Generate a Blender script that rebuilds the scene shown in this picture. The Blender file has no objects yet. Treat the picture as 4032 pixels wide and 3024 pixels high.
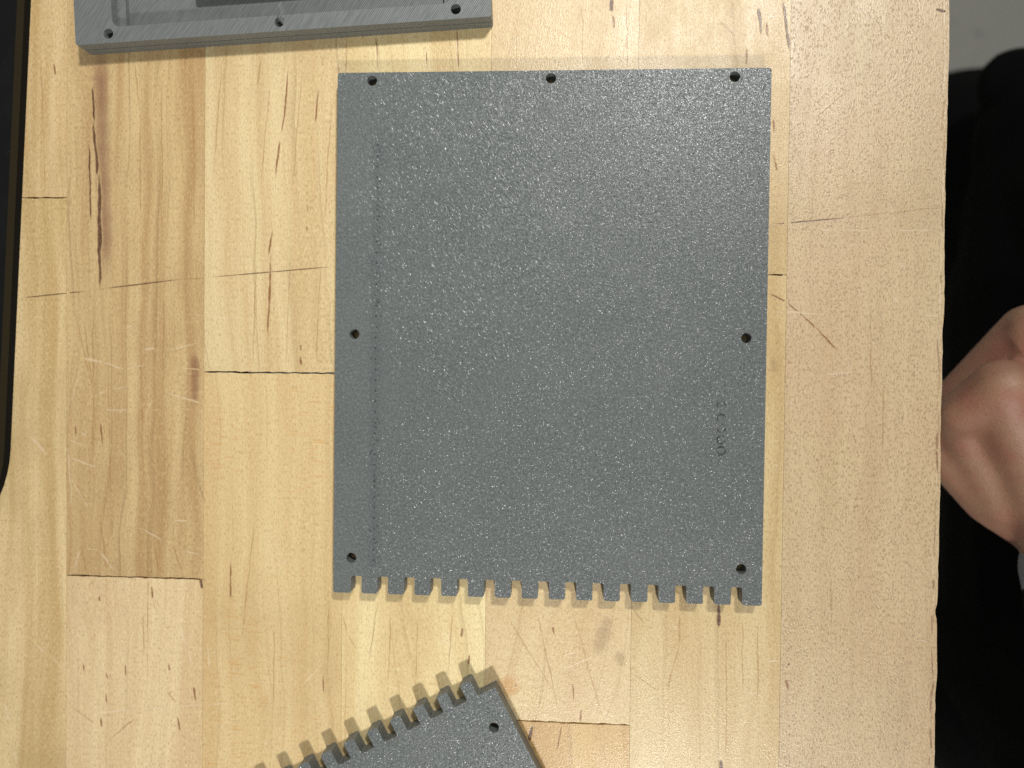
import bpy, bmesh, math, random
from mathutils import Vector, Matrix
from mathutils.geometry import delaunay_2d_cdt

# ------------------------------------------------------------------ camera, world, lamps, exposure
sc = bpy.context.scene
C = sc.collection
cd = bpy.data.cameras.new('camera'); cam = bpy.data.objects.new('camera', cd); C.objects.link(cam)
cam.matrix_world = Matrix(((0.9980624, -0.0117483, 0.0611025, 0.01592),
                           (0.0107980, 0.9998159, 0.0158602, 0.00413),
                           (-0.0612775, -0.0151697, 0.9980055, 0.26),
                           (0, 0, 0, 1)))
cd.sensor_width = 36; cd.lens = 26; cd.clip_start = 0.01; cd.clip_end = 50
cd.dof.use_dof = True; cd.dof.focus_distance = 0.256; cd.dof.aperture_fstop = 4.8
sc.camera = cam

w = bpy.data.worlds.new('World'); sc.world = w; w.use_nodes = True
bg = w.node_tree.nodes['Background']
bg.inputs[0].default_value = (1.0, 0.99, 0.97, 1); bg.inputs[1].default_value = 0.235

def lamp(loc, target, size, power, col, spread):
    l = bpy.data.lights.new('bench_lamp_light', 'AREA'); l.shape = 'RECTANGLE'
    l.size, l.size_y = size; l.energy = power; l.color = col; l.spread = math.radians(spread)
    o = bpy.data.objects.new('bench_lamp_light', l); C.objects.link(o); o.location = loc
    o.rotation_euler = (Vector(target) - Vector(loc)).to_track_quat('-Z', 'Y').to_euler()
    return o
lamp((0.205, 0.455, 0.70), (-0.08, 0.11, 0), (0.10, 0.06), 1.04, (1.0, 0.985, 0.95), 80)
lamp((0.165, -0.715, 0.72), (-0.02, -0.16, 0), (0.10, 0.06), 0.96, (1.0, 0.985, 0.95), 72)

sc.view_settings.view_transform = 'Standard'; sc.view_settings.look = 'None'
sc.view_settings.exposure = 0.0; sc.view_settings.gamma = 1.0
sc.cycles.use_denoising = False
sc.cycles.max_bounces = 6; sc.cycles.sample_clamp_indirect = 4

# ------------------------------------------------------------------ helpers
MM = 0.001
def lin(r, g, b, k=1.0):
    f = lambda c: (c/255/12.92 if c/255 <= .04045 else ((c/255+.055)/1.055)**2.4)
    return (f(r)*k, f(g)*k, f(b)*k, 1)

def tag(o, label=None, cat=None, group=None, kind=None):
    if label: o['label'] = label
    if cat: o['category'] = cat
    if group: o['group'] = group
    if kind: o['kind'] = kind
    return o
def link(name, me, mat, parent=None):
    o = bpy.data.objects.new(name, me); C.objects.link(o)
    if mat: me.materials.append(mat)
    if parent: o.parent = parent
    return o
def empty(name, loc, rz=0):
    o = bpy.data.objects.new(name, None); o.empty_display_size = 0.01
    C.objects.link(o); o.location = loc; o.rotation_euler = (0, 0, rz)
    return o

class N:                                      # small node-tree helper
    def __init__(s, name):
        s.m = bpy.data.materials.new(name); s.m.use_nodes = True
        s.t = s.m.node_tree; s.n = s.t.nodes; s.b = s.n['Principled BSDF']
    def set(s, **k):
        for a, v in k.items(): s.put(s.b.inputs[a.replace('_', ' ')], v)
    def put(s, sock, v):
        if isinstance(v, bpy.types.NodeSocket): s.t.links.new(v, sock)
        elif hasattr(sock, 'default_value'):
            if hasattr(sock.default_value, '__len__') and not hasattr(v, '__len__'): v = (v,)*len(sock.default_value)
            sock.default_value = v
    def math(s, op, a, b=0.0, c=0.0, clamp=False):
        n = s.n.new('ShaderNodeMath'); n.operation = op; n.use_clamp = clamp
        for i, v in enumerate((a, b, c)): s.put(n.inputs[i], v)
        return n.outputs[0]
    def vec(s, op, a, b=(0, 0, 0), sc=1.0):
        n = s.n.new('ShaderNodeVectorMath'); n.operation = op
        s.put(n.inputs[0], a); s.put(n.inputs[1], b)
        if op == 'SCALE': s.put(n.inputs[3], sc)
        return n.outputs[1] if op in ('DOT_PRODUCT', 'LENGTH', 'DISTANCE') else n.outputs[0]
    def mm(s):                                # object coordinates in millimetres
        n = s.n.new('ShaderNodeTexCoord'); return s.vec('SCALE', n.outputs['Object'], sc=1000.0)
    def xyz(s, v):
        n = s.n.new('ShaderNodeSeparateXYZ'); s.put(n.inputs[0], v); return n.outputs
    def comb(s, x=0., y=0., z=0.):
        n = s.n.new('ShaderNodeCombineXYZ')
        for i, v in enumerate((x, y, z)): s.put(n.inputs[i], v)
        return n.outputs[0]
    def mapv(s, v, scale, rot=0.0, loc=(0, 0, 0)):
        n = s.n.new('ShaderNodeMapping'); s.put(n.inputs[0], v)
        n.inputs['Scale'].default_value = scale; n.inputs['Rotation'].default_value = (0, 0, rot)
        n.inputs['Location'].default_value = loc
        return n.outputs[0]
    def noise(s, v, scale=1., detail=2., rough=.5, dist=0.):
        n = s.n.new('ShaderNodeTexNoise'); s.put(n.inputs['Vector'], v)
        n.inputs['Scale'].default_value = scale; n.inputs['Detail'].default_value = detail
        n.inputs['Roughness'].default_value = rough; n.inputs['Distortion'].default_value = dist
        return n.outputs[0]
    def rng(s, v, a, b, c=0., d=1., smooth=True):
        n = s.n.new('ShaderNodeMapRange'); n.interpolation_type = 'SMOOTHSTEP' if smooth else 'LINEAR'
        for i, x in enumerate((v, a, b, c, d)): s.put(n.inputs[i], x)
        return n.outputs[0]
    def mix(s, f, a, b, mode='MIX'):
        n = s.n.new('ShaderNodeMix'); n.data_type = 'RGBA'; n.blend_type = mode
        s.put(n.inputs[0], f); s.put(n.inputs[6], a); s.put(n.inputs[7], b)
        return n.outputs[2]
    def bump(s, h, dist, strength=1.0, normal=None):
        n = s.n.new('ShaderNodeBump'); n.inputs['Strength'].default_value = strength
        n.inputs['Distance'].default_value = dist; s.put(n.inputs['Height'], h)
        if normal is not None: s.put(n.inputs['Normal'], normal)
        return n.outputs[0]

# ------------------------------------------------------------------ wood
# marks in the wood and some painted glints, millimetres on the bench top: (width, x1, y1, x2, y2)
MARKS = {
    'brown': [(0.5,-168.1,115,-167.6,110), (0.5,-80.8,112.4,-83.5,87.8), (0.65,-84,86.7,-85.3,72.4), (0.6,-86.5,54.2,-88,44.9), (0.65,-87.1,46.6,-88.1,14.8), (0.5,-70,104.6,-71.4,91.5), (0.5,-74,63,-73.8,60.5), (0.4,-74,55.6,-74,53.7), (0.5,-76.1,13.2,-75.9,11), (0.6,-76,9.1,-75.9,5.7), (0.5,-150.2,-15.6,-149.7,-24.6), (0.4,-159.8,-16.9,-159.7,-20.5), (0.55,-101.4,-65.1,-101.3,-80), (0.5,-150.7,-79.5,-150.6,-81.5), (0.6,-130.8,-75.2,-130.5,-79.8), (0.4,-156.8,-104.8,-156.5,-107.3), (0.5,-148.2,-107.6,-147.3,-110.1), (0.6,-140.8,-104.5,-140.5,-108.7), (0.4,-124.3,-103.3,-124,-106.2), (0.6,-115,-111.5,-114,-117.2), (0.6,-120.9,-122.8,-120.1,-128.4), (0.55,-150.1,-124.1,-149.6,-127.9), (0.4,-148.2,-115.3,-147.6,-119), (0.4,-67,-105,-66.9,-112.2), (0.8,-16.8,-86.6,-17,-90.5), (0.55,-14.2,-96.2,-14.4,-100.3), (0.7,18.9,-120.2,17.2,-129.7), (0.5,25.7,-114,25.6,-119), (0.5,22.5,-105,23.1,-111.6), (0.4,-40.7,-91.8,-40.4,-92.3), (0.5,15.3,-85.3,15.9,-88.3), (0.6,2.4,-106.3,2.7,-107.1), (0.7,96.1,-101,97.1,-105), (0.5,33.7,128.3,34.1,123.7), (0.4,-49.4,122.8,-48.8,110), (0.4,-31.6,117.3,-31.4,110), (0.4,-20.7,125.5,-20.1,109.9), (0.5,86.1,124.7,86.5,119.8), (0.45,79.4,116.4,79.4,110.3), (0.5,88.8,92,89.2,86.8), (0.45,89.1,79.9,89.9,74.9), (0.45,89.7,77.3,90.4,73.8), (0.35,88.3,32.4,95.7,28.4), (0.4,94.1,29.3,100.4,24.4), (0.45,98.1,26.1,105.7,19.2), (0.4,103.6,21.2,112.6,12.7)],
    'line': [(0.3,-173.2,118.2,-171.7,84), (0.3,-171.7,84,-171.4,66.7), (0.45,-91.3,115.8,-92.3,104.3), (0.4,-68.7,115.5,-69,112.2), (0.3,-105.3,115.5,-108.6,73.1), (0.3,-87.7,108.6,-91,67.5), (0.3,-75.7,112.8,-80.2,61.9), (0.3,-65.3,102.9,-67.8,53.7), (0.35,-135.9,98.2,-135.2,53.7), (0.35,-127.9,109.2,-127.4,48.1), (0.35,-138,116,-135.9,97.1), (0.35,-116.2,109,-115.4,48.1), (0.3,-92.5,44.9,-93.5,3.9), (0.3,-80.1,44.9,-81.5,4), (0.3,-68.6,44.9,-70.5,4.1), (0.25,-155.8,32,-149.7,32.9), (0.3,-119.9,36.5,-110.7,37.1), (0.35,-161.1,28,-152.8,-5.8), (0.35,-153.5,30.8,-152.9,-48.6), (0.4,-157,22.4,-152.8,-5.8), (0.4,-147.6,5.6,-146.3,-48.5), (0.35,-135.1,11.3,-134.1,-39.3), (0.4,-126.8,33.7,-126.6,-11), (0.5,-150.1,-50.8,-148,-71.2), (0.35,-158,-60.1,-155.6,-71.4), (0.4,-130,-59.4,-128.2,-70.1), (0.4,-123,-59.2,-119.5,-69.8), (0.5,-130.5,-79.8,-129.3,-84.2), (0.4,-153.3,-73.6,-153.3,-75.3), (0.4,-125.1,-113.6,-121.3,-118.2), (0.4,-134.2,-84.4,-133.6,-102.5), (0.35,-147.3,-132.7,-136.8,-123.7), (0.35,-162,-120.1,-152,-126.6), (0.35,-132.3,-48.2,-132.4,-116.1), (0.3,-92.3,-47.3,-97.5,-97.9), (0.35,-85.6,-86.3,-85.1,-119.9), (0.3,-65.2,-80.1,-65.6,-102.4), (0.4,-60.2,-83.5,-57.9,-91), (0.4,-57.9,-91,-54.7,-96.2), (0.5,42.2,-76.8,47.4,-83.7), (0.5,59.5,-79.5,59.5,-90.4), (0.6,59.5,-90.4,55.5,-107.1), (0.35,44.1,-101.1,52.9,-107), (0.3,-4.8,-100.2,0.4,-122.1), (0.3,-1.7,-80.3,17.2,-110.4), (0.3,9.2,-78.9,18.4,-117.5), (0.3,21.2,-76.4,33.6,-117.5), (0.3,-42.6,-80.5,-43.5,-112.7), (0.3,-32.6,-81.3,-33.5,-106.8), (0.35,-20.4,-80.9,-21.8,-103.6), (0.35,-47.1,-77.3,-50.8,-101.9), (0.3,75.4,-80.1,76.5,-133.1), (0.3,81.2,-80,81.4,-108), (0.3,86.5,-80.9,86.7,-113.2), (0.35,-60.1,121.9,-60,109.9), (0.3,-17.5,121.7,-17.3,119.5), (0.3,0,123.5,0.2,109.6), (0.3,23,133.8,23.3,110.3), (0.35,38.6,122.9,38.7,110.1), (0.3,38.4,133.5,38.8,121.8), (0.5,30.1,111.8,33.3,115.2), (0.35,113.8,58.1,130.1,60), (0.3,130.1,60,145.9,61.3), (0.5,102.4,91.4,115.6,102.7), (0.4,114.9,109,115,106.9), (0.3,127.1,3.1,127.3,-23.3), (0.25,122.5,29.4,123.1,-2.3)],
    'dark': [(0.45,-155,85.6,-154.1,56.5), (0.6,-153.8,106.2,-152.9,91.7), (1,-153.4,94.5,-150.6,63.2), (1.3,-150.8,76.1,-150.7,31.9), (0.28,-180.8,29.4,-155.8,32), (0.28,-150.3,32.8,-119.9,36.5), (0.25,-110.7,37.1,-63.5,41.2), (1.2,-112.4,-71.8,-111.9,-75.8), (0.9,8.5,-120.6,7.5,-126.8), (1.2,72.8,-75.4,73.1,-83.9), (1.2,74.4,-130,74.5,-135.4), (0.6,97,-95.6,97.2,-96.2), (1,33.1,134.1,33.2,129.4), (0.8,83.3,130.2,84.4,120.6), (0.75,91.5,132.4,94.3,115.1), (0.32,88.2,55.8,114.8,58.2), (0.7,142,128.3,145.6,127.5), (0.35,88.2,38.6,93.7,38.4)],
    'stain': [(4.2,-151.3,128.9,-147.6,28.5), (2.5,-115.1,11.5,-114.8,-10.9)],
    'scratch_glint': [(0.6,-120.4,23.8,-109.5,23.2), (0.4,-110.7,23.3,-99.8,22), (1,-157.2,7.6,-148.8,6), (0.8,-149.9,6.4,-141.2,3.6), (0.7,-141.2,3.6,-132.2,5.6), (0.4,-119.8,4.3,-112.9,4), (0.6,-124.4,10.7,-112.9,13.7), (0.9,-134.2,10.9,-129.3,11.5), (0.7,-126.7,-4.2,-112.3,-8.7), (0.4,-157.5,5.5,-161.6,-9.3), (0.6,-162.2,-28.5,-151.6,-32.4), (1.2,-177.5,-20.7,-170.3,-28.4), (0.6,-162.2,-22.2,-156.3,-24.5), (0.7,-130.7,-6.9,-133.6,-13.7), (0.6,-151.1,-5.2,-148.1,-4.5), (0.5,-154,-6.6,-152.8,-6.3), (0.7,-148.7,-11.3,-139.4,-11.2), (0.8,-143.2,-12.4,-141.7,-10.7), (0.5,-145.5,-3.7,-138.8,-2.3), (0.5,-162.2,-35.3,-153.9,-48.7), (0.5,-162.8,-24.5,-161,-47.7), (0.5,-144,-25.4,-139.9,-28.7), (0.6,-158.1,-18.8,-155.1,-21.6), (0.5,-141.8,18,-137.7,20), (0.6,-157.7,-62.4,-160.3,-70.1), (0.5,-155.4,-62.2,-151,-62.5), (0.6,-151,-62.5,-144.2,-70.8), (0.5,-143.3,-71.1,-141.9,-75.6), (0.5,-137,-53.4,-125.3,-59), (0.6,-118.4,-62.2,-112.6,-63.5), (0.6,-122.5,-51.1,-117.3,-51.2), (0.6,-152.1,-122.7,-135.6,-120.8), (0.5,-136.8,-120.9,-110.6,-118.1), (0.4,-110.6,-118.1,-100.8,-117.2), (1,-120.3,-89.3,-117.4,-96.9), (0.7,-117.4,-96.9,-115.6,-103.3), (0.7,-109.9,-95.5,-108.8,-105.9), (0.6,-170.9,-100.4,-163.8,-108.1), (0.5,-175.1,-97.7,-170.9,-101.5), (1.4,-186.7,-120.5,-185.1,-127.3), (1.5,-183.7,-137.1,-181.6,-143.6), (0.8,-82.5,-66.3,-79.4,-63.2), (1.2,-123.5,-76.2,-118.9,-76), (0.5,-74.6,-109.4,-67,-101.6), (1.3,-107.5,-99.1,-107.1,-98.2), (1.4,-106.9,-113.5,-106.3,-112.9), (1.5,-104.5,-126.1,-104,-125.7), (1.5,-88.6,-131.6,-87.3,-131), (0.7,19.3,-100.6,29,-95.9), (0.5,23.3,-94.3,19.2,-95.8), (0.5,43.2,-109.7,46.6,-104.9), (0.5,48.8,-110.6,51.5,-109.1), (0.6,43.6,-122.5,49.2,-119.9), (0.5,56.7,-82.9,58.6,-85.8), (0.6,-41.6,-102.1,-40.7,-102.9), (0.5,-24.1,-92.6,-21.1,-90.9), (0.7,12.9,-92.8,14.6,-93.5), (0.6,82.9,-106.9,86.3,-106.9), (0.5,89.3,-95.3,94.6,-95), (0.5,95.3,-106.9,96.9,-107.7), (0.6,109.4,-76.9,112.5,-77.4), (0.5,81.2,-117.2,84.4,-116.7), (0.5,90.7,-115.8,101.2,-116), (0.6,119.8,-80.9,122.4,-81.9), (0.5,111.8,-125.7,121.7,-125.8), (0.4,138.5,-86.1,144.1,-86.5), (0.7,108.6,-62.5,109.9,-63.3), (0.6,90.4,-66.2,91.2,-66.5), (0.6,91.8,-116,94.4,-116), (0.7,57.6,127.6,65.2,129.4), (0.6,75.9,124.1,82.7,126.6), (0.8,82.2,126.4,96.1,128), (0.7,104.6,54.6,108.2,54), (0.6,110.8,54,123.6,54.1), (0.6,128.7,54,144,53.9), (0.6,88.3,99.9,89.9,98.3), (0.7,128.1,60.3,130.1,60.8), (0.4,88.4,26,110.2,25.2), (0.7,138.7,25,146,25.3), (1.8,129.9,31,131.5,29.4), (1.4,132.2,42.8,132.9,41.2), (1,107.7,4.7,117.8,5.3), (1,115.2,9.3,116,6.1), (0.6,92.2,-12.2,94,-12.5), (0.7,89.1,-19,93.3,-18.4), (0.7,90.3,-26.9,92.9,-27.1), (0.8,96,-5,97,-6.3), (0.6,106.8,-16.8,112,-16.5), (0.5,100.8,-0.4,101.4,-2.5)],  # white scratches, plus glints on dents painted as short pale blobs
    'smear': [(1.6,-116.5,-22.6,-114.4,-35.5), (1.2,-114.7,-33.3,-110.7,-44.9), (1,-146.2,-50.8,-145.9,-57.5), (4,35.5,-79.7,30.1,-96.8), (2.5,38.4,-92.7,39.9,-99.2), (0.7,110.8,-65.1,111,-81.2), (0.6,69.6,126,75.5,120.6), (2,89.7,11.2,90.9,3.7)],
    'amber': [(6,-2,-102.9,1.9,-111)],
}
TINT = {'dark': (lin(84, 48, 34), .85), 'brown': (lin(132, 80, 44), .66), 'line': (lin(158, 116, 70), .42),
        'stain': (lin(132, 90, 70), .5), 'scratch_glint': (lin(236, 218, 190), .34), 'smear': (lin(136, 108, 78), .36),
        'amber': (lin(196, 142, 74), .5)}

_r = random.Random(5)                        # the worn free edge of the bench: reddish grime and pale chips
_y = -150.
while _y < 150:
    _l = _r.uniform(3, 16)
    MARKS[_r.choice(('stain', 'scratch_glint', 'line'))].append((_r.uniform(.3, .7), 145.4+_r.uniform(-.8, .5), _y, 145.4+_r.uniform(-.8, .5), _y+_l))
    _y += _l*_r.uniform(.5, 1.3)

def mark_strips(box, bm, la, lc):
    """thin tapered strips just above a stave's top face; their vertices carry the mark's tint and its fading edge"""
    x0, x1, y0, y1 = box
    rnd = random.Random(int(x0*7+y0*3)); z = .004
    for k in ('stain', 'amber', 'smear', 'line', 'brown', 'scratch_glint', 'dark'):
        c, a = TINT[k]
        if k == 'stain': z = .001
        for (wd, ax, ay, bx, by) in MARKS[k]:
            A, B = Vector((ax, ay)), Vector((bx, by)); d = B-A; L = d.length
            if L < .5: d = Vector((.5, .2)); B = A+d; L = d.length
            t = d/L; nrm = Vector((-t.y, t.x))
            n = max(6, min(40, int(L/1.2)))
            straight = k == 'dark' and abs(d.x) > 15
            amp = .02 if straight else min(.16, .01*L+.04)
            hw = wd*((.5 if k == 'scratch_glint' else .66) if wd < 2 else .9)+.15
            w1 = w2 = 0.; rows = []
            for i in range(n+1):
                u = i/n
                w1 = .85*w1+rnd.gauss(0, amp*.5); w2 = .6*w2+rnd.gauss(0, .3)
                p = A+d*u+nrm*w1
                wid = hw*(.30+.70*math.sqrt(max(0, 4*u*(1-u))))*max(.45, 1+.35*w2)
                al = a*(.7 if straight else 1)*min(1, 5*min(u, 1-u)+(.2 if wd < 2 else .0))*(1 if straight else max(.45, min(1, .9+.3*w2)))
                rows.append((p, wid, al))
            inside = [x0+.05 < p.x < x1-.05 and y0+.05 < p.y < y1-.05 for p, _, _ in rows]
            if not any(inside): continue
            z += .0006
            prev = None
            for (p, wid, al), ok in zip(rows, inside):
                if not ok: prev = None; continue
                cur = []
                for s_, f in ((-1, 0.), (-.45, .8), (0, 1.), (.45, .8), (1, 0.)):
                    q = p+nrm*wid*s_
                    v = bm.verts.new((min(max(q.x, x0+.05), x1-.05)*MM, q.y*MM, z*MM))
                    v[la] = al*f; v[lc] = (c[0], c[1], c[2], 1.); cur.append(v)
                if prev:
                    for e in range(4):
                        f_ = bm.faces.new((prev[e], cur[e], cur[e+1], prev[e+1])); f_.normal_update()
                        if f_.normal.z < 0: f_.normal_flip()
                prev = cur

def wood(name, box, light, dark, seed, period=9., slant=0., lines=.35, band=.55, fleck=0.10, dots=0., rays=0., curl=0., pink=0., tint=(1, 1, 1)):
    light = tuple(a*b for a, b in zip(light, tint))+(1,); dark = tuple(a*b for a, b in zip(dark, tint))+(1,)
    x0, x1, y0, y1 = box
    s = N(name); P = s.mm()
    xy = s.xyz(P)
    flat = s.comb(xy[0], xy[1], 0.0)
    off = s.vec('ADD', flat, (seed*37.3, seed*61.7, seed*3.1))
    # slow drift of the grain along the board
    wob = s.math('MULTIPLY', s.math('SUBTRACT', s.noise(s.mapv(off, (.03, .011, 1)), 1, 2), .5), 16.)
    wob2 = s.math('MULTIPLY', s.math('SUBTRACT', s.noise(s.mapv(off, (.25, .06, 1)), 1, 2), .5), 1.4)
    gx = s.math('ADD', s.math('ADD', xy[0], s.math('MULTIPLY', xy[1], slant)), s.math('ADD', wob, wob2))
    gxs = s.math('ADD', gx, seed*53.1)
    # broad early/late wood bands
    b1 = s.noise(s.comb(s.math('MULTIPLY', gxs, .085), s.math('MULTIPLY', xy[1], .0035), seed), 1, 3, .6)
    col = s.mix(s.math('MULTIPLY', s.rng(b1, .36, .68), band), light, dark)
    # growth lines: thin and irregularly spaced
    ph = s.math('ADD', s.math('DIVIDE', gxs, period), s.math('MULTIPLY', s.noise(s.comb(s.math('MULTIPLY', gxs, .06), 0., seed), 1, 2), 3.2))
    saw = s.math('FRACT', ph)
    ln = s.math('MULTIPLY', s.rng(saw, .80, .985), s.rng(saw, .985, 1.0, 1., 0.))
    vis = s.rng(s.noise(s.comb(s.math('MULTIPLY', gxs, .2), s.math('MULTIPLY', xy[1], .012), seed+4), 1, 2), .38, .62)
    dk = tuple(c*.62 for c in dark[:3]) + (1,)
    col = s.mix(s.math('MULTIPLY', s.math('MULTIPLY', ln, vis), lines), col, dk)
    # fibre: fine long streaks, and short pore flecks
    fb = s.noise(s.comb(s.math('MULTIPLY', gxs, 1.5), s.math('MULTIPLY', xy[1], .045), seed), 1, 3, .65)
    col = s.mix(s.rng(fb, .35, .72, 0, .30), col, dark)
    fk = s.noise(s.comb(s.math('MULTIPLY', gxs, 2.2), s.math('MULTIPLY', xy[1], .75), seed+2), 1, 2, .6)
    col = s.mix(s.rng(fk, .50, .66, 0, fleck*4.4), col, dk)
    fk2 = s.noise(s.comb(s.math('MULTIPLY', gxs, 1.7), s.math('MULTIPLY', xy[1], .6), seed+7), 1, 2, .6)
    lt = tuple(min(1, c*1.22) for c in light[:3]) + (1,)
    col = s.mix(s.rng(fk2, .50, .70, 0, .34), col, lt)
    if dots:                                  # dark pore dots of the flat-sawn edge stave
        v = s.n.new('ShaderNodeTexVoronoi'); v.inputs['Scale'].default_value = 1.0; v.inputs['Randomness'].default_value = .95
        s.put(v.inputs['Vector'], s.comb(s.math('MULTIPLY', gxs, 1.45), s.math('ADD', s.math('MULTIPLY', xy[1], .8), s.math('MULTIPLY', gxs, .3)), 0.))
        dm = s.math('MULTIPLY', s.rng(v.outputs['Distance'], .12, .46, 1., 0.), s.rng(s.noise(s.mapv(off, (.35, .12, 1)), 1, 3), .32, .52))
        col = s.mix(s.math('MULTIPLY', dm, dots), col, lin(112, 80, 58))
        vv = s.n.new('ShaderNodeTexVoronoi'); vv.inputs['Scale'].default_value = 1.0
        s.put(vv.inputs['Vector'], s.comb(s.math('MULTIPLY', gxs, .55), s.math('MULTIPLY', xy[1], .22), 3.))
        dm2 = s.rng(vv.outputs['Distance'], .04, .16, 1., 0.)
        col = s.mix(s.math('MULTIPLY', dm2, dots*.55), col, lin(96, 68, 52))
    if rays:                                  # orange medullary rays across the grain
        rn = s.noise(s.comb(s.math('MULTIPLY', gxs, .13), s.math('MULTIPLY', xy[1], 1.6), seed), 1, 2, .7)
        rm = s.math('MULTIPLY', s.rng(rn, .52, .72), s.rng(s.noise(s.mapv(off, (.05, .03, 1)), 1, 2), .40, .62))
        col = s.mix(s.math('MULTIPLY', rm, rays), col, lin(206, 142, 62))
    if curl:                                  # rippled figure
        cn = s.noise(s.comb(s.math('MULTIPLY', gxs, .22), s.math('MULTIPLY', s.math('ADD', xy[1], s.math('MULTIPLY', xy[0], .5)), .75), seed), 1, 2, .6)
        col = s.mix(s.rng(cn, .42, .68, 0, curl), col, dark)
    # grime and worn finish in patches
    gr = s.noise(s.mapv(off, (.016, .012, 1)), 1, 4, .65)
    col = s.mix(s.rng(gr, .48, .78, 0, .42), col, tuple(c*.74 for c in dark[:3]) + (1,))
    if pink: col = s.mix(s.rng(s.noise(s.mapv(off, (.03, .02, 1)), 1, 3), .3, .7, 0, pink), col, lin(214, 168, 142, .9))
    spk = s.noise(flat, 1.9, 3, .7)
    col = s.mix(s.rng(spk, .54, .72, 0, .28), col, dk)
    # individual marks, carried by the strips
    at = s.n.new('ShaderNodeAttribute'); at.attribute_name = 'mark_alpha'
    ac = s.n.new('ShaderNodeAttribute'); ac.attribute_name = 'mark_tint'
    brk = s.noise(s.mapv(flat, (1.3, .7, 1)), 1, 3, .7)
    mask = s.math('MULTIPLY', s.rng(at.outputs['Fac'], 0., .65, 0., 1.), s.rng(brk, .25, .5, .6, 1.))
    mask = s.math('MULTIPLY', mask, s.rng(at.outputs['Fac'], .0, 1., .7, 1., False))
    col = s.mix(mask, col, ac.outputs['Color'])
    relief = mask
    # relief and finish
    h = s.math('ADD', s.math('MULTIPLY', fk, .55), s.math('MULTIPLY', s.noise(flat, 1.6, 4, .65), .75))
    h = s.math('ADD', h, s.math('MULTIPLY', fb, .3))
    if dots: h = s.math('SUBTRACT', h, s.math('MULTIPLY', dm, .5))
    h = s.math('SUBTRACT', h, s.math('MULTIPLY', relief, .5))
    s.set(Base_Color=col, Roughness=s.rng(s.noise(s.mapv(off, (.05, .03, 1)), 1, 3, .7), .3, .7, .25, .40), Normal=s.bump(h, .0002, .6))
    s.b.inputs['Specular IOR Level'].default_value = .55
    return s.m

def plain(name, col, rough=.6, spec=.5, bump=None):
    s = N(name); P = s.mm()
    n = s.noise(P, .12, 4, .6)
    s.set(Base_Color=s.mix(s.rng(n, .3, .7, 0, .35), col, tuple(c*.7 for c in col[:3])+(1,)), Roughness=rough)
    s.b.inputs['Specular IOR Level'].default_value = spec
    if bump: s.set(Normal=s.bump(s.noise(P, bump[0], 3), bump[1]))
    return s.m

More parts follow.
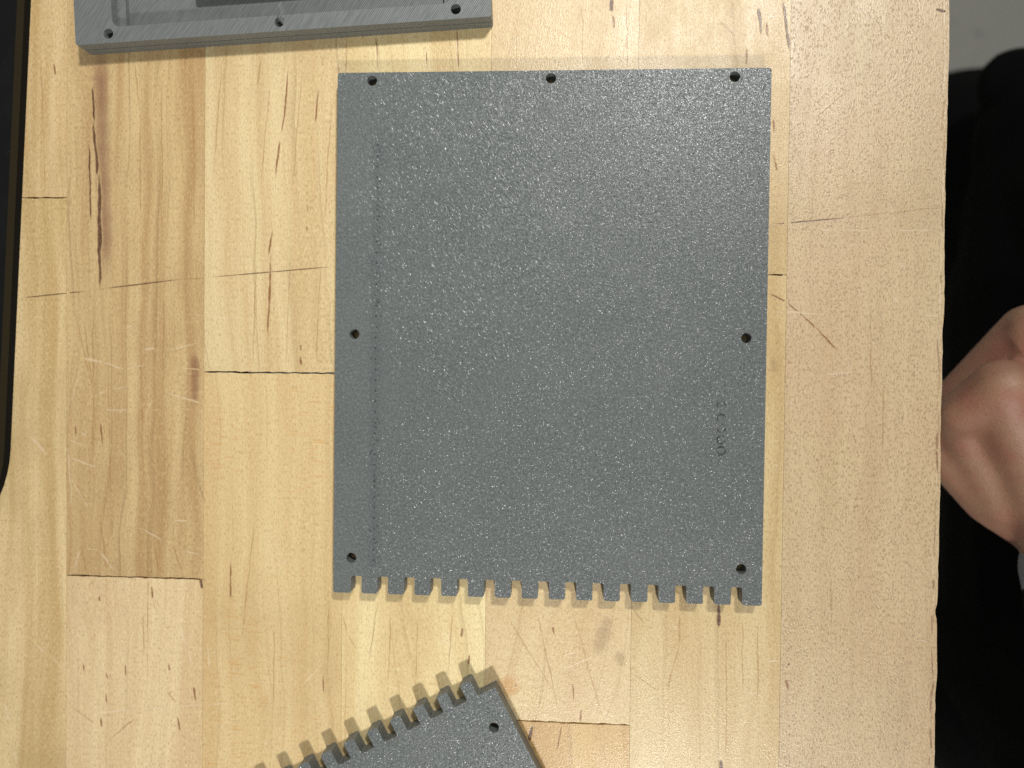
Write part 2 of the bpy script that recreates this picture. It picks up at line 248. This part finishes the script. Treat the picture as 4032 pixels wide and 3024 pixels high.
# ------------------------------------------------------------------ printed plastic
GREY = lin(109, 114, 113); GREY_D = lin(91, 96, 95)
def plastic_sheet(name, rings=(), column=None, ang=math.radians(56)):
    """face printed against a pebbled build plate: small glossy bumps over diagonal extrusion lines"""
    s = N(name); P = s.mm(); xy = s.xyz(P)
    flat = s.comb(xy[0], xy[1], 0.)
    peb = s.noise(flat, 1.15, 2, .6)
    fine = s.noise(flat, 2.6, 2, .6)
    diag = s.noise(s.mapv(s.mapv(flat, (1, 1, 1), ang), (.42, 1.9, 1)), 1, 2, .6)
    where = s.rng(s.math('ADD', s.vec('LENGTH', s.mapv(flat, (1/44, 1/72, 0), 0, (.82, -.52, 0))), s.math('MULTIPLY', s.math('SUBTRACT', s.noise(flat, .05, 2), .5), .9)), .55, 1.1, 1., 0.)
    h = s.math('ADD', s.math('MULTIPLY', peb, 1.0), s.math('MULTIPLY', fine, .45))
    h = s.math('ADD', h, s.math('MULTIPLY', s.math('MULTIPLY', diag, where), .75))
    col = s.mix(s.rng(peb, .38, .66), GREY_D, GREY)
    col = s.mix(s.rng(s.noise(flat, .035, 3, .6), .35, .7, 0, .28), col, lin(112, 116, 114))
    pale_specks = s.rng(s.noise(flat, 3.3, 1, .5), .73, .80, 0, .35)  # sparse pale specks mixed into the base colour
    col = s.mix(pale_specks, col, lin(190, 192, 190))
    void = None
    def add(v):
        nonlocal void
        void = v if void is None else s.math('MAXIMUM', void, v)
    nb = s.noise(flat, .62, 2, .6)
    for i, (rx, ry, rr, lo) in enumerate(rings):
        d = s.vec('DISTANCE', flat, (rx, ry, 0))
        e = s.math('ABSOLUTE', s.math('SUBTRACT', d, rr))
        wid = s.math('MULTIPLY', s.rng(s.noise(s.vec('ADD', flat, (i*9.7, 0, 0)), .75, 1), lo, lo+.22), .42)
        add(s.rng(s.math('SUBTRACT', e, wid), -.18, .06, 1., 0.))
    if column:                                 # a seam of pin holes with faint circular layer gaps
        cx, ya, yb, pitch = column
        yy = s.math('SUBTRACT', s.math('MULTIPLY', s.math('FRACT', s.math('DIVIDE', s.math('SUBTRACT', xy[1], ya), pitch)), pitch), pitch/2)
        xx = s.math('SUBTRACT', xy[0], cx)
        d = s.vec('LENGTH', s.comb(xx, yy, 0.))
        lim = s.math('MULTIPLY', s.rng(xy[1], ya-1, ya), s.rng(xy[1], yb, yb+1, 1., 0.))
        pin = s.math('MULTIPLY', s.rng(d, .16, .52, 1., 0.), s.rng(nb, .22, .4))
        e = s.math('ABSOLUTE', s.math('SUBTRACT', d, 1.55))
        wid = s.math('MULTIPLY', s.rng(s.noise(flat, .28, 2, .6), .57, .70), .40)
        arc = s.math('MULTIPLY', s.rng(s.math('SUBTRACT', e, wid), -.18, .06, 1., 0.), .8)
        add(s.math('MULTIPLY', s.math('MAXIMUM', pin, arc), lim))
        col = s.mix(s.math('MULTIPLY', s.math('MULTIPLY', s.rng(s.math('ABSOLUTE', xx), .4, 3.2, 1., 0.), lim), .3), col, lin(76, 81, 82))
    if void is not None:
        col = s.mix(s.math('MULTIPLY', void, .7), col, lin(22, 24, 24))
    # tiny glossy facets between the pebbles, each tilted its own way
    def facet(vec, pw, mx):
        v = s.n.new('ShaderNodeTexVoronoi'); v.inputs['Scale'].default_value = 1.0; s.put(v.inputs['Vector'], vec)
        rv = s.xyz(v.outputs['Color'])
        amp = s.math('MULTIPLY', s.math('POWER', rv[2], pw), mx); th = s.math('MULTIPLY', rv[0], 2*math.pi)
        return s.comb(s.math('MULTIPLY', amp, s.math('COSINE', th)), s.math('MULTIPLY', amp, s.math('SINE', th)), 0.)
    warp = s.vec('ADD', flat, s.vec('SCALE', s.comb(peb, fine, 0.), sc=.8))
    t_iso = facet(s.vec('SCALE', warp, sc=3.7), 1.9, .56)
    t_dia = facet(s.mapv(s.mapv(warp, (1, 1, 1), ang), (1.2, 3.9, 1)), 1.7, .58)
    mx_ = s.n.new('ShaderNodeMix'); mx_.data_type = 'VECTOR'; s.put(mx_.inputs[0], where); s.put(mx_.inputs[4], t_iso); s.put(mx_.inputs[5], t_dia)
    tilt = mx_.outputs[1]
    core = s.rng(s.noise(flat, 1.4, 1, .5), .40, .52)
    if column: core = s.math('MULTIPLY', core, s.rng(xy[0], column[0]-8, column[0]+12, .62, 1.))
    nb_ = s.bump(h, .00020, .5)
    nrm = s.vec('NORMALIZE', s.vec('ADD', nb_, s.vec('SCALE', tilt, sc=core)))
    s.set(Base_Color=col, Roughness=s.math('SUBTRACT', .50, s.math('MULTIPLY', core, .26)), Normal=nrm)
    s.b.inputs['Specular IOR Level'].default_value = .5
    return s.m
def plastic_layers(name):
    """printed sides: stacked layer lines"""
    s = N(name); P = s.mm(); xy = s.xyz(P)
    ly = s.math('SINE', s.math('MULTIPLY', xy[2], 2*math.pi/.28))
    n = s.noise(P, 1.0, 3)
    s.set(Base_Color=s.mix(s.rng(n, .3, .7), lin(126, 130, 128), lin(110, 114, 112)), Roughness=.42,
          Normal=s.bump(s.math('ADD', s.math('MULTIPLY', ly, .3), s.math('MULTIPLY', n, .8)), .00012, .6))
    return s.m
def plastic_raster(name, ang, edge=False):
    """top face: diagonal raster lines of the last printed layer"""
    s = N(name); P = s.mm()
    q = s.xyz(s.mapv(P, (1, 1, 1), ang))
    ph = s.math('ADD', s.math('MULTIPLY', q[0], 2*math.pi/.62), s.math('MULTIPLY', s.noise(P, .3, 2), 1.5))
    wv = s.math('SINE', ph)
    br = s.noise(s.comb(s.math('MULTIPLY', q[0], 1.6), s.math('MULTIPLY', q[1], .12), 0.), 1, 3, .65)
    col = s.mix(s.rng(br, .3, .7), lin(102, 106, 105), lin(118, 122, 120))
    s.set(Base_Color=col, Roughness=s.rng(br, .3, .7, .30, .46),
          Normal=s.bump(s.math('ADD', s.math('MULTIPLY', wv, .32), s.math('MULTIPLY', br, 1.0)), .00016, .6))
    return s.m

def arc(cx, cy, r, a0, a1, n=6):
    return [(cx+r*math.cos(a0+(a1-a0)*i/n), cy+r*math.sin(a0+(a1-a0)*i/n)) for i in range(n+1)]
def circle(cx, cy, r, n=32): return [(cx+r*math.cos(2*math.pi*i/n), cy+r*math.sin(2*math.pi*i/n)) for i in range(n)]

def slab(name, outer, holes, z0, z1, mats, parent, skip=(), bottom=True):
    """flat plate cut from an outline with holes (mm); edges listed in skip get no side wall; mats = (top, side)"""
    pts = [Vector(p) for p in outer]; faces = [list(range(len(outer)))]
    for h in holes:
        faces.append(list(range(len(pts), len(pts)+len(h)))); pts += [Vector(p) for p in h]
    edges = [(f[i], f[(i+1) % len(f)]) for f in faces for i in range(len(f))]
    vo, eo, fo, _, _, fa = delaunay_2d_cdt(pts, edges, [faces[0]] + [f[::-1] for f in faces[1:]], 1, 1e-7)
    def inside(x, y, poly):
        c = False
        for i in range(len(poly)):
            (xa, ya), (xb, yb) = poly[i], poly[i-1]
            if (ya > y) != (yb > y) and x < (xb-xa)*(y-ya)/(yb-ya)+xa: c = not c
        return c
    tris = []
    for f in fo:
        mx = sum(vo[i].x for i in f)/len(f); my = sum(vo[i].y for i in f)/len(f)
        if inside(mx, my, outer) and not any(inside(mx, my, h) for h in holes): tris.append(list(f))
    bm = bmesh.new()
    top = [bm.verts.new((p.x*MM, p.y*MM, z1*MM)) for p in vo]
    bot = [bm.verts.new((p.x*MM, p.y*MM, z0*MM)) for p in vo]
    for f in tris:
        a = sum(vo[f[i]].x*vo[f[(i+1) % 3]].y - vo[f[(i+1) % 3]].x*vo[f[i]].y for i in range(3))
        if a < 0: f = f[::-1]
        bm.faces.new([top[i] for i in f]).material_index = 0
        if bottom: bm.faces.new([bot[i] for i in f[::-1]]).material_index = 1
    def walls(loop, ccw_out, first=False):
        n = len(loop); bt = [bm.verts.new((p[0]*MM, p[1]*MM, z1*MM)) for p in loop]; bb = [bm.verts.new((p[0]*MM, p[1]*MM, z0*MM)) for p in loop]
        ar = sum(loop[i][0]*loop[(i+1) % n][1]-loop[(i+1) % n][0]*loop[i][1] for i in range(n))
        flip = (ar > 0) != ccw_out
        for i in range(n):
            if first and i in skip: continue
            j = (i+1) % n
            q = [bb[i], bb[j], bt[j], bt[i]]
            f = bm.faces.new(q[::-1] if flip else q); f.material_index = 1
    walls(outer, True, True)
    for h in holes: walls(h, False)
    for v in [v for v in bm.verts if not v.link_faces]: bm.verts.remove(v)
    me = bpy.data.meshes.new(name); bm.to_mesh(me); bm.free()
    o = link(name, me, mats[0], parent); me.materials.append(mats[1])
    return o

def rounded(x0, y0, x1, y1, r, n=6):
    pi = math.pi
    return arc(x1-r, y1-r, r, 0, pi/2, n)+arc(x0+r, y1-r, r, pi/2, pi, n)+arc(x0+r, y0+r, r, pi, 1.5*pi, n)+arc(x1-r, y0+r, r, 1.5*pi, 2*pi, n)

# ------------------------------------------------------------------ floor and bench
def floor_mat():
    s = N('concrete'); P = s.mm()
    n1 = s.noise(P, .004, 5, .6); n2 = s.noise(P, .03, 4, .7)
    col = s.mix(s.rng(n1, .35, .65), lin(242, 240, 224), lin(226, 225, 212))
    col = s.mix(s.rng(n2, .58, .72, 0, .4), col, lin(160, 160, 150))
    spots = s.rng(s.noise(P, .018, 2, .5), .66, .74, 0, .6)
    col = s.mix(spots, col, lin(130, 134, 138))
    s.set(Base_Color=col, Roughness=.55, Normal=s.bump(s.noise(P, .2, 4), .001, .3))
    return s.m
bm = bmesh.new()
for x, y in ((-3, -3), (3, -3), (3, 3), (-3, 3)): bm.verts.new((x, y, -0.9))
bm.faces.new(bm.verts); me = bpy.data.meshes.new('floor'); bm.to_mesh(me); bm.free()
tag(link('floor', me, floor_mat()), kind='structure')

bench = tag(empty('workbench', (0, 0, -0.9)), 'worn butcher-block workbench top of pale maple staves under the printed parts', 'workbench')
Y0, Y1 = -330., 330.
X = [-266.4, -214.8, -163.2, -111.57, -60.3, -8.5, 42.75, 94.2, 146.6]
def stave(ci, y0, y1, **k):
    x0, x1 = X[ci], X[ci+1]
    gap = .04; eg = .10
    edge = ci == 7
    rnd = random.Random(int(ci*1000+y0))
    xa, xb = x0+gap, x1-(0 if edge else gap); ya, yb = y0+(eg if y0 > Y0 else 0), y1-(eg if y1 < Y1 else 0)
    # outline with ragged sawn ends and, on the free edge, small chips
    pts = []
    n = 26
    for i in range(n+1): pts.append((xa+(xb-xa)*i/n, ya+(rnd.uniform(0, .32) if 0 < i < n and y0 > Y0 else 0)))
    if edge:
        m = 260; w = 0.
        for i in range(1, m):
            w = .82*w+rnd.gauss(0, .09)
            chip = rnd.uniform(.3, .9) if rnd.random() < .035 else 0.
            pts.append((xb+w-.15-chip, ya+(yb-ya)*i/m))
    for i in range(n+1): pts.append((xb-(xb-xa)*i/n, yb-(rnd.uniform(0, .32) if 0 < i < n and y1 < Y1 else 0)))
    m = wood('maple_stave', (x0, x1, y0, y1), **k)
    o = slab('board', pts, [], -38., 0., (m, m), bench, bottom=True)
    if edge:                                  # the arris is worn round
        b = bmesh.new(); b.from_mesh(o.data); bmesh.ops.remove_doubles(b, verts=b.verts, dist=1e-7)
        es = [e for e in b.edges if all(abs(v.co.z) < 1e-6 for v in e.verts) and len(e.link_faces) == 2 and all(v.co.x > .1448 for v in e.verts)
              and any(abs(f.normal.z) < .5 for f in e.link_faces)]
        bmesh.ops.bevel(b, geom=es, offset=.0007, segments=2, affect='EDGES', clamp_overlap=True)
        b.to_mesh(o.data); b.free()
    b = bmesh.new(); b.from_mesh(o.data)
    la = b.verts.layers.float.new('mark_alpha'); lc = b.verts.layers.float_color.new('mark_tint')
    mark_strips((x0, x1, y0, y1), b, la, lc)
    b.to_mesh(o.data); b.free()
    o.matrix_parent_inverse = Matrix.Translation((0, 0, .9))
    return o
stave(0, Y0, Y1, light=lin(214, 178, 126), dark=lin(184, 142, 92), seed=20)
stave(1, 66.0, Y1, light=lin(218, 183, 134), dark=lin(180, 138, 84), seed=1, band=.9, period=13., lines=.25, tint=(1.16, 1.32, 1.46))
stave(1, Y0, 66.0, light=lin(216, 182, 132), dark=lin(178, 140, 86), seed=2, band=.85, period=15., lines=.2, tint=(1.16, 1.32, 1.46))
stave(2, -72.2, Y1, light=lin(208, 168, 114), dark=lin(172, 126, 78), seed=3, band=.9, period=8., lines=.55, tint=(1.08, 1.3, 1.52))
stave(2, Y0, -72.2, light=lin(222, 186, 134), dark=lin(192, 148, 98), seed=4, band=.6, period=10., lines=.3, tint=(1.14, 1.36, 1.64))
stave(3, 3.07, Y1, light=lin(224, 190, 134), dark=lin(196, 152, 96), seed=5, band=.68, period=9., slant=.05, lines=.5, tint=(1.03, 1.21, 1.46))
stave(3, Y0, 3.07, light=lin(228, 194, 132), dark=lin(206, 162, 100), seed=6, band=.62, period=9., slant=.01, lines=.3, rays=.55, tint=(0.99, 1.124, 1.402))
stave(4, Y0, Y1, light=lin(230, 198, 142), dark=lin(204, 158, 100), seed=7, band=.62, period=7.5, slant=.05, lines=.45, tint=(1.1, 1.3, 1.5))
stave(5, -119.4, Y1, light=lin(226, 194, 146), dark=lin(200, 158, 110), seed=8, band=.4, period=10., slant=-.22, lines=.35, curl=.35, tint=(1.0, 1.122, 1.174))
stave(5, Y0, -119.4, light=lin(214, 174, 112), dark=lin(186, 140, 84), seed=9, band=.62, period=11., lines=.4, tint=(1.0, 1.1, 1.2))
stave(6, 38.6, Y1, light=lin(222, 190, 136), dark=lin(190, 148, 90), seed=10, band=.62, period=8., lines=.4, curl=.15, tint=(1.0, 1.124, 1.279))
stave(6, Y0, 38.6, light=lin(220, 188, 134), dark=lin(194, 152, 94), seed=11, band=.6, period=8., lines=.3, tint=(1.0, 1.124, 1.279))
stave(7, Y0, Y1, light=lin(222, 188, 146), dark=lin(196, 156, 116), seed=12, band=.35, period=16., lines=.12, fleck=.14, dots=.38, pink=.12, tint=(0.94, 1.08, 1.14))

LEG = plain('steel_leg', lin(70, 72, 74), .45)
for lx_, ly_ in ((70, -290), (70, 290), (-230, -290), (-230, 290)):
    lg = slab('leg', rounded(lx_-32, ly_-32, lx_+32, ly_+32, 4., 3), [], -900., -38.2, (LEG, LEG), bench)
    lg.matrix_parent_inverse = Matrix.Translation((0, 0, .9))

# ------------------------------------------------------------------ printed panels with finger-joint teeth
SIDE = plastic_layers('printed_layers')
def panel(name, loc, rz, w, h, teeth, holes, mat, tooth_w, tooth_l, edge_y, flip=1):
    """body is w x h with its toothed edge at y = edge_y; teeth: list of x spans"""
    root = empty(name, loc, rz)
    x0, x1 = -w/2, w/2
    r = .55
    # body outline, counter-clockwise from the far side; stubs with fillets where teeth leave the edge
    ys, far = edge_y, edge_y-flip*h
    st = flip*r
    line = []
    skip_pts = []
    for (a, b) in teeth:                       # left to right along the toothed edge
        if a > x0+.01:
            line += [(a-r+r*math.sin(t), ys+st*(1-math.cos(t))) for t in [math.pi/2*i/4 for i in range(5)]]
        else: line.append((a, ys+st))
        skip_pts.append(len(line)-1)
        if b < x1-.01:
            line += [(b+r-r*math.cos(t), ys+st*(1-math.sin(t))) for t in [math.pi/2*i/4 for i in range(5)]]
        else: line.append((b, ys+st))
    if teeth[0][0] > x0+.01: line = [(x0, ys)]+line; skip_pts = [i+1 for i in skip_pts]
    if teeth[-1][1] < x1-.01: line.append((x1, ys))
    c = .8
    if flip < 0: outer = line+[(x1, far-c), (x1-c*.3, far-c*.3), (x1-c, far), (x0+c, far), (x0+c*.3, far-c*.3), (x0, far-c)]
    else: outer = line+[(x1, far), (x0, far)]
    slab('plate_body', outer, [circle(hx, hy, 1.75) for hx, hy in holes], 0., 6., (mat, SIDE), root, skip=set(skip_pts))
    for (a, b) in teeth:
        cr = .75; e = ys+flip*tooth_l; s0 = ys+st
        if flip < 0: pl = [(b, s0), (a, s0)]+arc(a+cr, e+cr, cr, math.pi, 1.5*math.pi, 4)+arc(b-cr, e+cr, cr, 1.5*math.pi, 2*math.pi, 4)
        else: pl = [(a, s0), (b, s0)]+arc(b-cr, e-cr, cr, 0, .5*math.pi, 4)+arc(a+cr, e-cr, cr, .5*math.pi, math.pi, 4)
        slab('joint_tooth', pl, [], 0., 6., (mat, SIDE), root, skip={0})
    return root

# the whole panel in the middle; local origin at its centre
cx0, cy0, W0 = 12.3, 16.7, 147.6
nl = [-55.14-cx0+9.351*i for i in range(15)]          # left sides of the 15 notches
sp = []; a = -W0/2
for q in nl: sp.append((a, q)); a = q+3.75
sp.append((a, W0/2))
hl = [(-49.4, 104.3), (12.36, 104.5), (74.03, 104.3), (-54.77, 16.7), (79.37, 16.7), (-55.16, -61.5), (79.04, -61.6)]
rings = [(71.45-cx0, -6.2-cy0, 1.4, .46), (71.5-cx0, -10.5-cy0, 1.3, .40), (71.5-cx0, -13.9-cy0, 1.3, .42), (71.6-cx0, -17.8-cy0, 1.3, .34), (71.6-cx0, -21.6-cy0, 1.35, .30)]
M_PANEL = plastic_sheet('printed_sheet', rings, (-47.25-cx0, -64.-cy0, 84.-cy0, 3.70))
o = panel('printed_plate', (cx0*MM, cy0*MM, .00005), -.0022, W0, 175.0, sp, [(x-cx0, y-cy0) for x, y in hl], M_PANEL, 5.6, 6.05, -67.85-cy0, flip=-1)
tag(o, 'large grey 3D-printed plate with seven holes, lying whole on the bench', 'plate', 'toothed printed plates on the bench')

# the second panel, turned, only its toothed corner in the picture
M_PANEL2 = plastic_sheet('printed_sheet_turned', ang=math.radians(85))
ang = math.radians(28.4)
W1 = 147.6
t1 = [(-10.85-9.29*i, -6.7-9.29*i) for i in range(15)][::-1]
ca, sa = math.cos(ang), math.sin(ang)
lx = -W1/2; corner = (-4.26, -105.4)
px = corner[0]+lx*ca; py = corner[1]+lx*sa
hx = [(-6.9+W1/2, -12.0), (6.9-W1/2, -12.0)]
o = panel('printed_plate', (px*MM, py*MM, .00005), ang, W1, 110., [(a-lx, b-lx) for a, b in t1], hx, M_PANEL2, 3.6, 6.0, .35, flip=1)
tag(o, 'grey 3D-printed plate turned at an angle, only its toothed corner showing', 'plate', 'toothed printed plates on the bench')

# ------------------------------------------------------------------ printed frame with a recessed pocket
fr = tag(empty('printed_tray', (-.15452, .11744, .00005), math.radians(2.886)),
         'grey 3D-printed tray with recessed pocket and three screw holes along its rim', 'tray')
FW, FH = 146.8, 120.
RA = plastic_raster('printed_raster', math.radians(38)); RB = plastic_raster('printed_floor', math.radians(38))
hf = [(12.1, 3.25), (134.8, 3.25), (12.1, FH-3.25), (73.4, FH-3.25), (134.8, FH-3.25)]
def pocket(x0, y0, x1, y1, r, key=True):
    p = rounded(x0, y0, x1, y1, r)
    if not key: return p
    # keyhole: the middle screw hole breaks through into the pocket
    out = []
    pi = math.pi
    for i, q in enumerate(p):
        out.append(q)
        nx = p[(i+1) % len(p)]
        if abs(q[1]-y0) < 1e-6 and abs(nx[1]-y0) < 1e-6 and nx[0]-q[0] > 40:
            hx_, hy_, r_ = 73.4, 3.15, 1.72; dx = .75; a0 = math.asin(dx/r_)
            out.append((hx_-dx, y0))
            out += [(hx_+r_*math.cos(t), hy_+r_*math.sin(t)) for t in [pi/2+a0+(2*pi-2*a0)*k/24 for k in range(25)]]
            out.append((hx_+dx, y0))
    return out
cir = [circle(x, y, 1.75) for x, y in hf]
base = rounded(0, 0, FW, FH, .8, 3)
ins = lambda d: rounded(d, d, FW-d, FH-d, .8, 3)
slab('base_layer', base, cir+[circle(73.4, 3.15, 1.75)], 0., 1.6, (RB, SIDE), fr)
low = slab('lower_rim', base, cir+[pocket(16.4, 5.45, FW-16.4, FH-5.45, 2.2)], 1.6, 3.7, (RA, SIDE), fr)
slab('seam', ins(.35), cir+[pocket(13.9, 5.45, FW-13.9, FH-5.45, 2.6)], 3.7, 4.05, (RA, SIDE), low)
slab('upper_rim', base, cir+[pocket(13.6, 5.45, FW-13.6, FH-5.45, 2.8)], 4.05, 8., (RA, SIDE), fr)
slab('raised_block', rounded(43.2, 15.4, 113., 52., 1.), [], 1.61, 6.2, (RB, SIDE), fr)

# ------------------------------------------------------------------ black case at the left
def black_mat(name, base, rough, dusty):
    s = N(name); P = s.mm()
    col = base
    if dusty:
        sm = s.rng(s.noise(s.mapv(P, (.05, .02, 1)), 1, 4, .65), .45, .75, 0, .55)
        col = s.mix(sm, base, lin(26, 30, 31))
        col = s.mix(s.rng(s.noise(P, 2.4, 2, .5), .72, .80, 0, .6), col, lin(120, 126, 126))
    s.set(Base_Color=col, Roughness=rough, Normal=s.bump(s.noise(P, 3., 2), .00008, .5))
    s.b.inputs['Specular IOR Level'].default_value = .25
    return s.m
ca_ = tag(empty('black_case', (-.1838, -.0145, .00005), math.radians(-2.71)), 'flat black case with a rounded corner at the left border of the bench', 'case')
CW, CL = 130., 230.
slab('case_gap_base', rounded(-CW, -58., -.2, CL, 46., 16), [], 0., 3.4, (black_mat('case_gap_shade', lin(3, 3, 3), .9, False),)*2, ca_)  # near-black solid painted in place of the shaded gap below the lid
slab('case_lid', rounded(-CW, -58., .0, CL, 46., 16), [], 3.4, 7., (black_mat('case_dusty', lin(8, 9, 9), .5, True), black_mat('case_rim_sheen', lin(34, 31, 20), .6, False)), ca_)  # rim's olive is the wood's reflection put into its base colour

# ------------------------------------------------------------------ person beside the bench
def blob(name, chains, voxel, smooth, mat, parent):
    """one continuous surface grown round chains of (x, y, z, radius) in millimetres"""
    V, F = [], []
    for ch in chains:
        for (p, q) in zip(ch, ch[1:]):
            P, Q = Vector(p[:3]), Vector(q[:3]); ax = (Q-P).normalized()
            sx = ax.orthogonal().normalized(); sy = ax.cross(sx); n = 20; i0 = len(V)
            prof = [(P-ax*p[3]*math.cos(t), p[3]*math.sin(t)) for t in [math.pi/2*k/6 for k in range(1, 7)]]
            prof += [(Q+ax*q[3]*math.sin(t), q[3]*math.cos(t)) for t in [math.pi/2*k/6 for k in range(0, 6)]]
            for c, r in prof:
                V += [(c+sx*r*math.cos(2*math.pi*k/n)+sy*r*math.sin(2*math.pi*k/n))*MM for k in range(n)]
            m = len(prof)
            for a in range(m-1):
                F += [(i0+a*n+k, i0+a*n+(k+1) % n, i0+(a+1)*n+(k+1) % n, i0+(a+1)*n+k) for k in range(n)]
            F += [tuple(i0+k for k in range(n))[::-1], tuple(i0+(m-1)*n+k for k in range(n))]
    me = bpy.data.meshes.new(name); me.from_pydata(V, [], F)
    o = bpy.data.objects.new(name, me); C.objects.link(o)
    m = o.modifiers.new('r', 'REMESH'); m.mode = 'VOXEL'; m.voxel_size = voxel*MM
    m = o.modifiers.new('s', 'SMOOTH'); m.factor = .5; m.iterations = smooth
    dg = bpy.context.evaluated_depsgraph_get()
    new = bpy.data.meshes.new_from_object(o.evaluated_get(dg))
    bpy.data.objects.remove(o); bpy.data.meshes.remove(me)
    new.name = name; new.materials.clear()
    for p in new.polygons: p.use_smooth = True
    ob = link(name, new, mat, parent)
    ob.matrix_parent_inverse = parent.matrix_world.inverted() if parent else Matrix()
    return ob
def skin_mat():
    s = N('skin'); P = s.mm()
    n = s.noise(P, .055, 3, .6); f = s.noise(P, .9, 3, .6)
    col = s.mix(s.rng(n, .35, .68), lin(170, 132, 106), lin(168, 118, 98))
    col = s.mix(s.rng(f, .5, .75, 0, .25), col, lin(104, 70, 56))
    s.set(Base_Color=col, Roughness=.5, Normal=s.bump(f, .0004, .4))
    s.b.inputs['Subsurface Weight'].default_value = .12
    s.b.inputs['Subsurface Radius'].default_value = (.004, .0015, .0008)
    return s.m
def cloth(name, col):
    s = N(name); P = s.mm()
    f = s.noise(P, 1.4, 3, .6)
    s.set(Base_Color=col, Roughness=.95, Normal=s.bump(s.math('ADD', f, s.math('MULTIPLY', s.noise(P, .03, 3), 6.)), .001, .4))
    s.b.inputs['Specular IOR Level'].default_value = .1
    return s.m
pr = tag(empty('person', (.34, -.03, -.9)), 'person in black clothes standing at the bench edge, loose fist beside it', 'person')
bpy.context.view_layer.update()
hand = [
    # index
    [(183.4, -1., -29, 12.2), (173.6, -9.9, -38, 9.2)], [(173.6, -9.9, -38, 9.2), (186, -22, -55, 8.2)], [(186, -22, -55, 8.2), (199, -18, -61, 7.2)],
    # middle
    [(199.1, 22., -40, 11.), (183., -5., -60, 9.)], [(183., -5., -60, 9.), (197, -18, -76, 8.2)], [(197, -18, -76, 8.2), (208, -14, -80, 7.2)],
    # ring
    [(216.5, 32.7, -46, 10.6), (203., 6., -68, 8.6)], [(203., 6., -68, 8.6), (214, -9, -82, 7.8)], [(214, -9, -82, 7.8), (224, -6, -84, 7.)],
    # little
    [(236., 36., -60, 9.6), (226., 14., -82, 7.6)], [(226., 14., -82, 7.6), (234, 2, -92, 7.)], [(234, 2, -92, 7.), (242, 5, -92, 6.4)],
    # thumb
    [(212.5, -57.5, -47, 12.), (192.4, -46.5, -52, 9.6)], [(192.4, -46.5, -52, 9.6), (178., -31., -54, 8.8)], [(178., -31., -54, 8.8), (170., -17., -56, 8.)],
    [(196., -46., -48, 11.), (184., -27., -46, 10.), (176., -14., -44, 9.)],
    # back of the hand, one metacarpal per finger, and the wrist
    [(183.4, -1., -29, 12.2), (197., -25., -36, 13.5), (211., -46., -40, 18.)], [(199.1, 22., -36, 11.2), (208., -8., -42, 15.), (216., -44., -42, 20.)],
    [(216.5, 32.7, -46, 10.6), (219., 0., -50, 14.), (220., -42., -44, 19.)], [(236., 36., -60, 9.6), (230., 4., -58, 13.), (224., -42., -46, 18.)],
    [(213.5, -48., -38, 20.), (219., -62., -34, 22.), (228., -100., -22, 25.)],
    [(228., -100., -22, 27.), (262., -262., 45., 36.)]]
arm_r = [(262., -262., 45., 38.), (345., -205., 400., 48.)]
arm_l = [(345., 165., 400., 48.), (440., 195., 110., 38.), (455., 175., -60., 26.)]
hand_l = [[(455, 175, -60, 24), (455, 172, -110, 27), (452, 168, -140, 22)]]+[[(440+dx, 168, -140, 10), (438+dx, 165, -190, 8), (433+dx, 160, -212, 7)] for dx in (-9, 4, 17, 30)]+[[(430, 165, -100, 11), (412, 158, -140, 9), (405, 155, -165, 8)]]
legs = [[(355, 70, -80, 95), (318, 118, -420, 62), (365, 112, -820, 42)], [(355, -130, -80, 95), (318, -178, -420, 62), (365, -172, -820, 42)]]
torso = [[(360, 50, -60, 95), (365, 60, 200, 92), (350, 100, 400, 66)], [(360, -110, -60, 95), (365, -120, 200, 92), (350, -150, 400, 66)], [(350, 100, 400, 66), (350, -150, 400, 66)]]
head = [[(345, -25, 430, 56), (330, -25, 510, 50), (312, -25, 600, 78), (318, -25, 640, 86)], [(285, -25, 575, 46), (262, -25, 560, 22)], [(238, -25, 592, 11), (246, -25, 612, 9)]]
SKIN = skin_mat()
body = blob('body', hand+[arm_r, arm_l]+hand_l+legs+torso+head, 2.2, 2, SKIN, pr)
BLACK = cloth('black_cloth', lin(14, 14, 15)); BLUE = cloth('grey_blue_cloth', lin(160, 164, 174))
g = 12.
big = lambda chs, k: [[(x, y, z, r+k) for x, y, z, r in ch] for ch in chs]
blob('trousers', big(legs, 16)+[[(306, 136, -300, 88), (335, 78, -170, 85)], [(325, -178, -300, 100), (330, -172, -180, 100)], [(360, 60, -90, 110), (360, -120, -90, 110)]], 7., 6, BLACK, pr)
blob('jacket', big(torso, 14)+[[(338, 84, -150, 100), (342, 80, -40, 106)], [(336, -150, -160, 106), (342, -145, -40, 108)], [(332, 40, -150, 100), (332, -110, -150, 100)], [(256, 162, -152, 17), (300, 160, -152, 20), (420, 150, -150, 34)], [(290, 130, -150, 50), (300, 60, -140, 70)]]
     + [[(223., -81., -29, 27.5), (238., -135., -8, 36.), (262., -262., 45., 50.)], [(262., -262., 45., 50.), (345., -205., 400., 62.)], [(345., 165., 400., 62.), (440., 195., 110., 50.), (455., 182., -30., 36.)]], 4.5, 2, BLACK, pr)
blob('shirt_cuff', [[(220., -70., -33., 24.), (221., -75., -31., 25.)]], 2.5, 4, BLUE, pr)
for yy in (112, -172):
    blob('shoe', [[(372, yy, -862, 38), (300, yy, -872, 36), (225, yy*1.05, -878, 30)]], 5., 5, cloth('shoe_black', lin(16, 16, 16)), pr)
hair = blob('hair', [[(322, -25, 645, 92), (350, -25, 600, 78)]], 6., 4, cloth('hair_dark', lin(40, 30, 24)), pr)
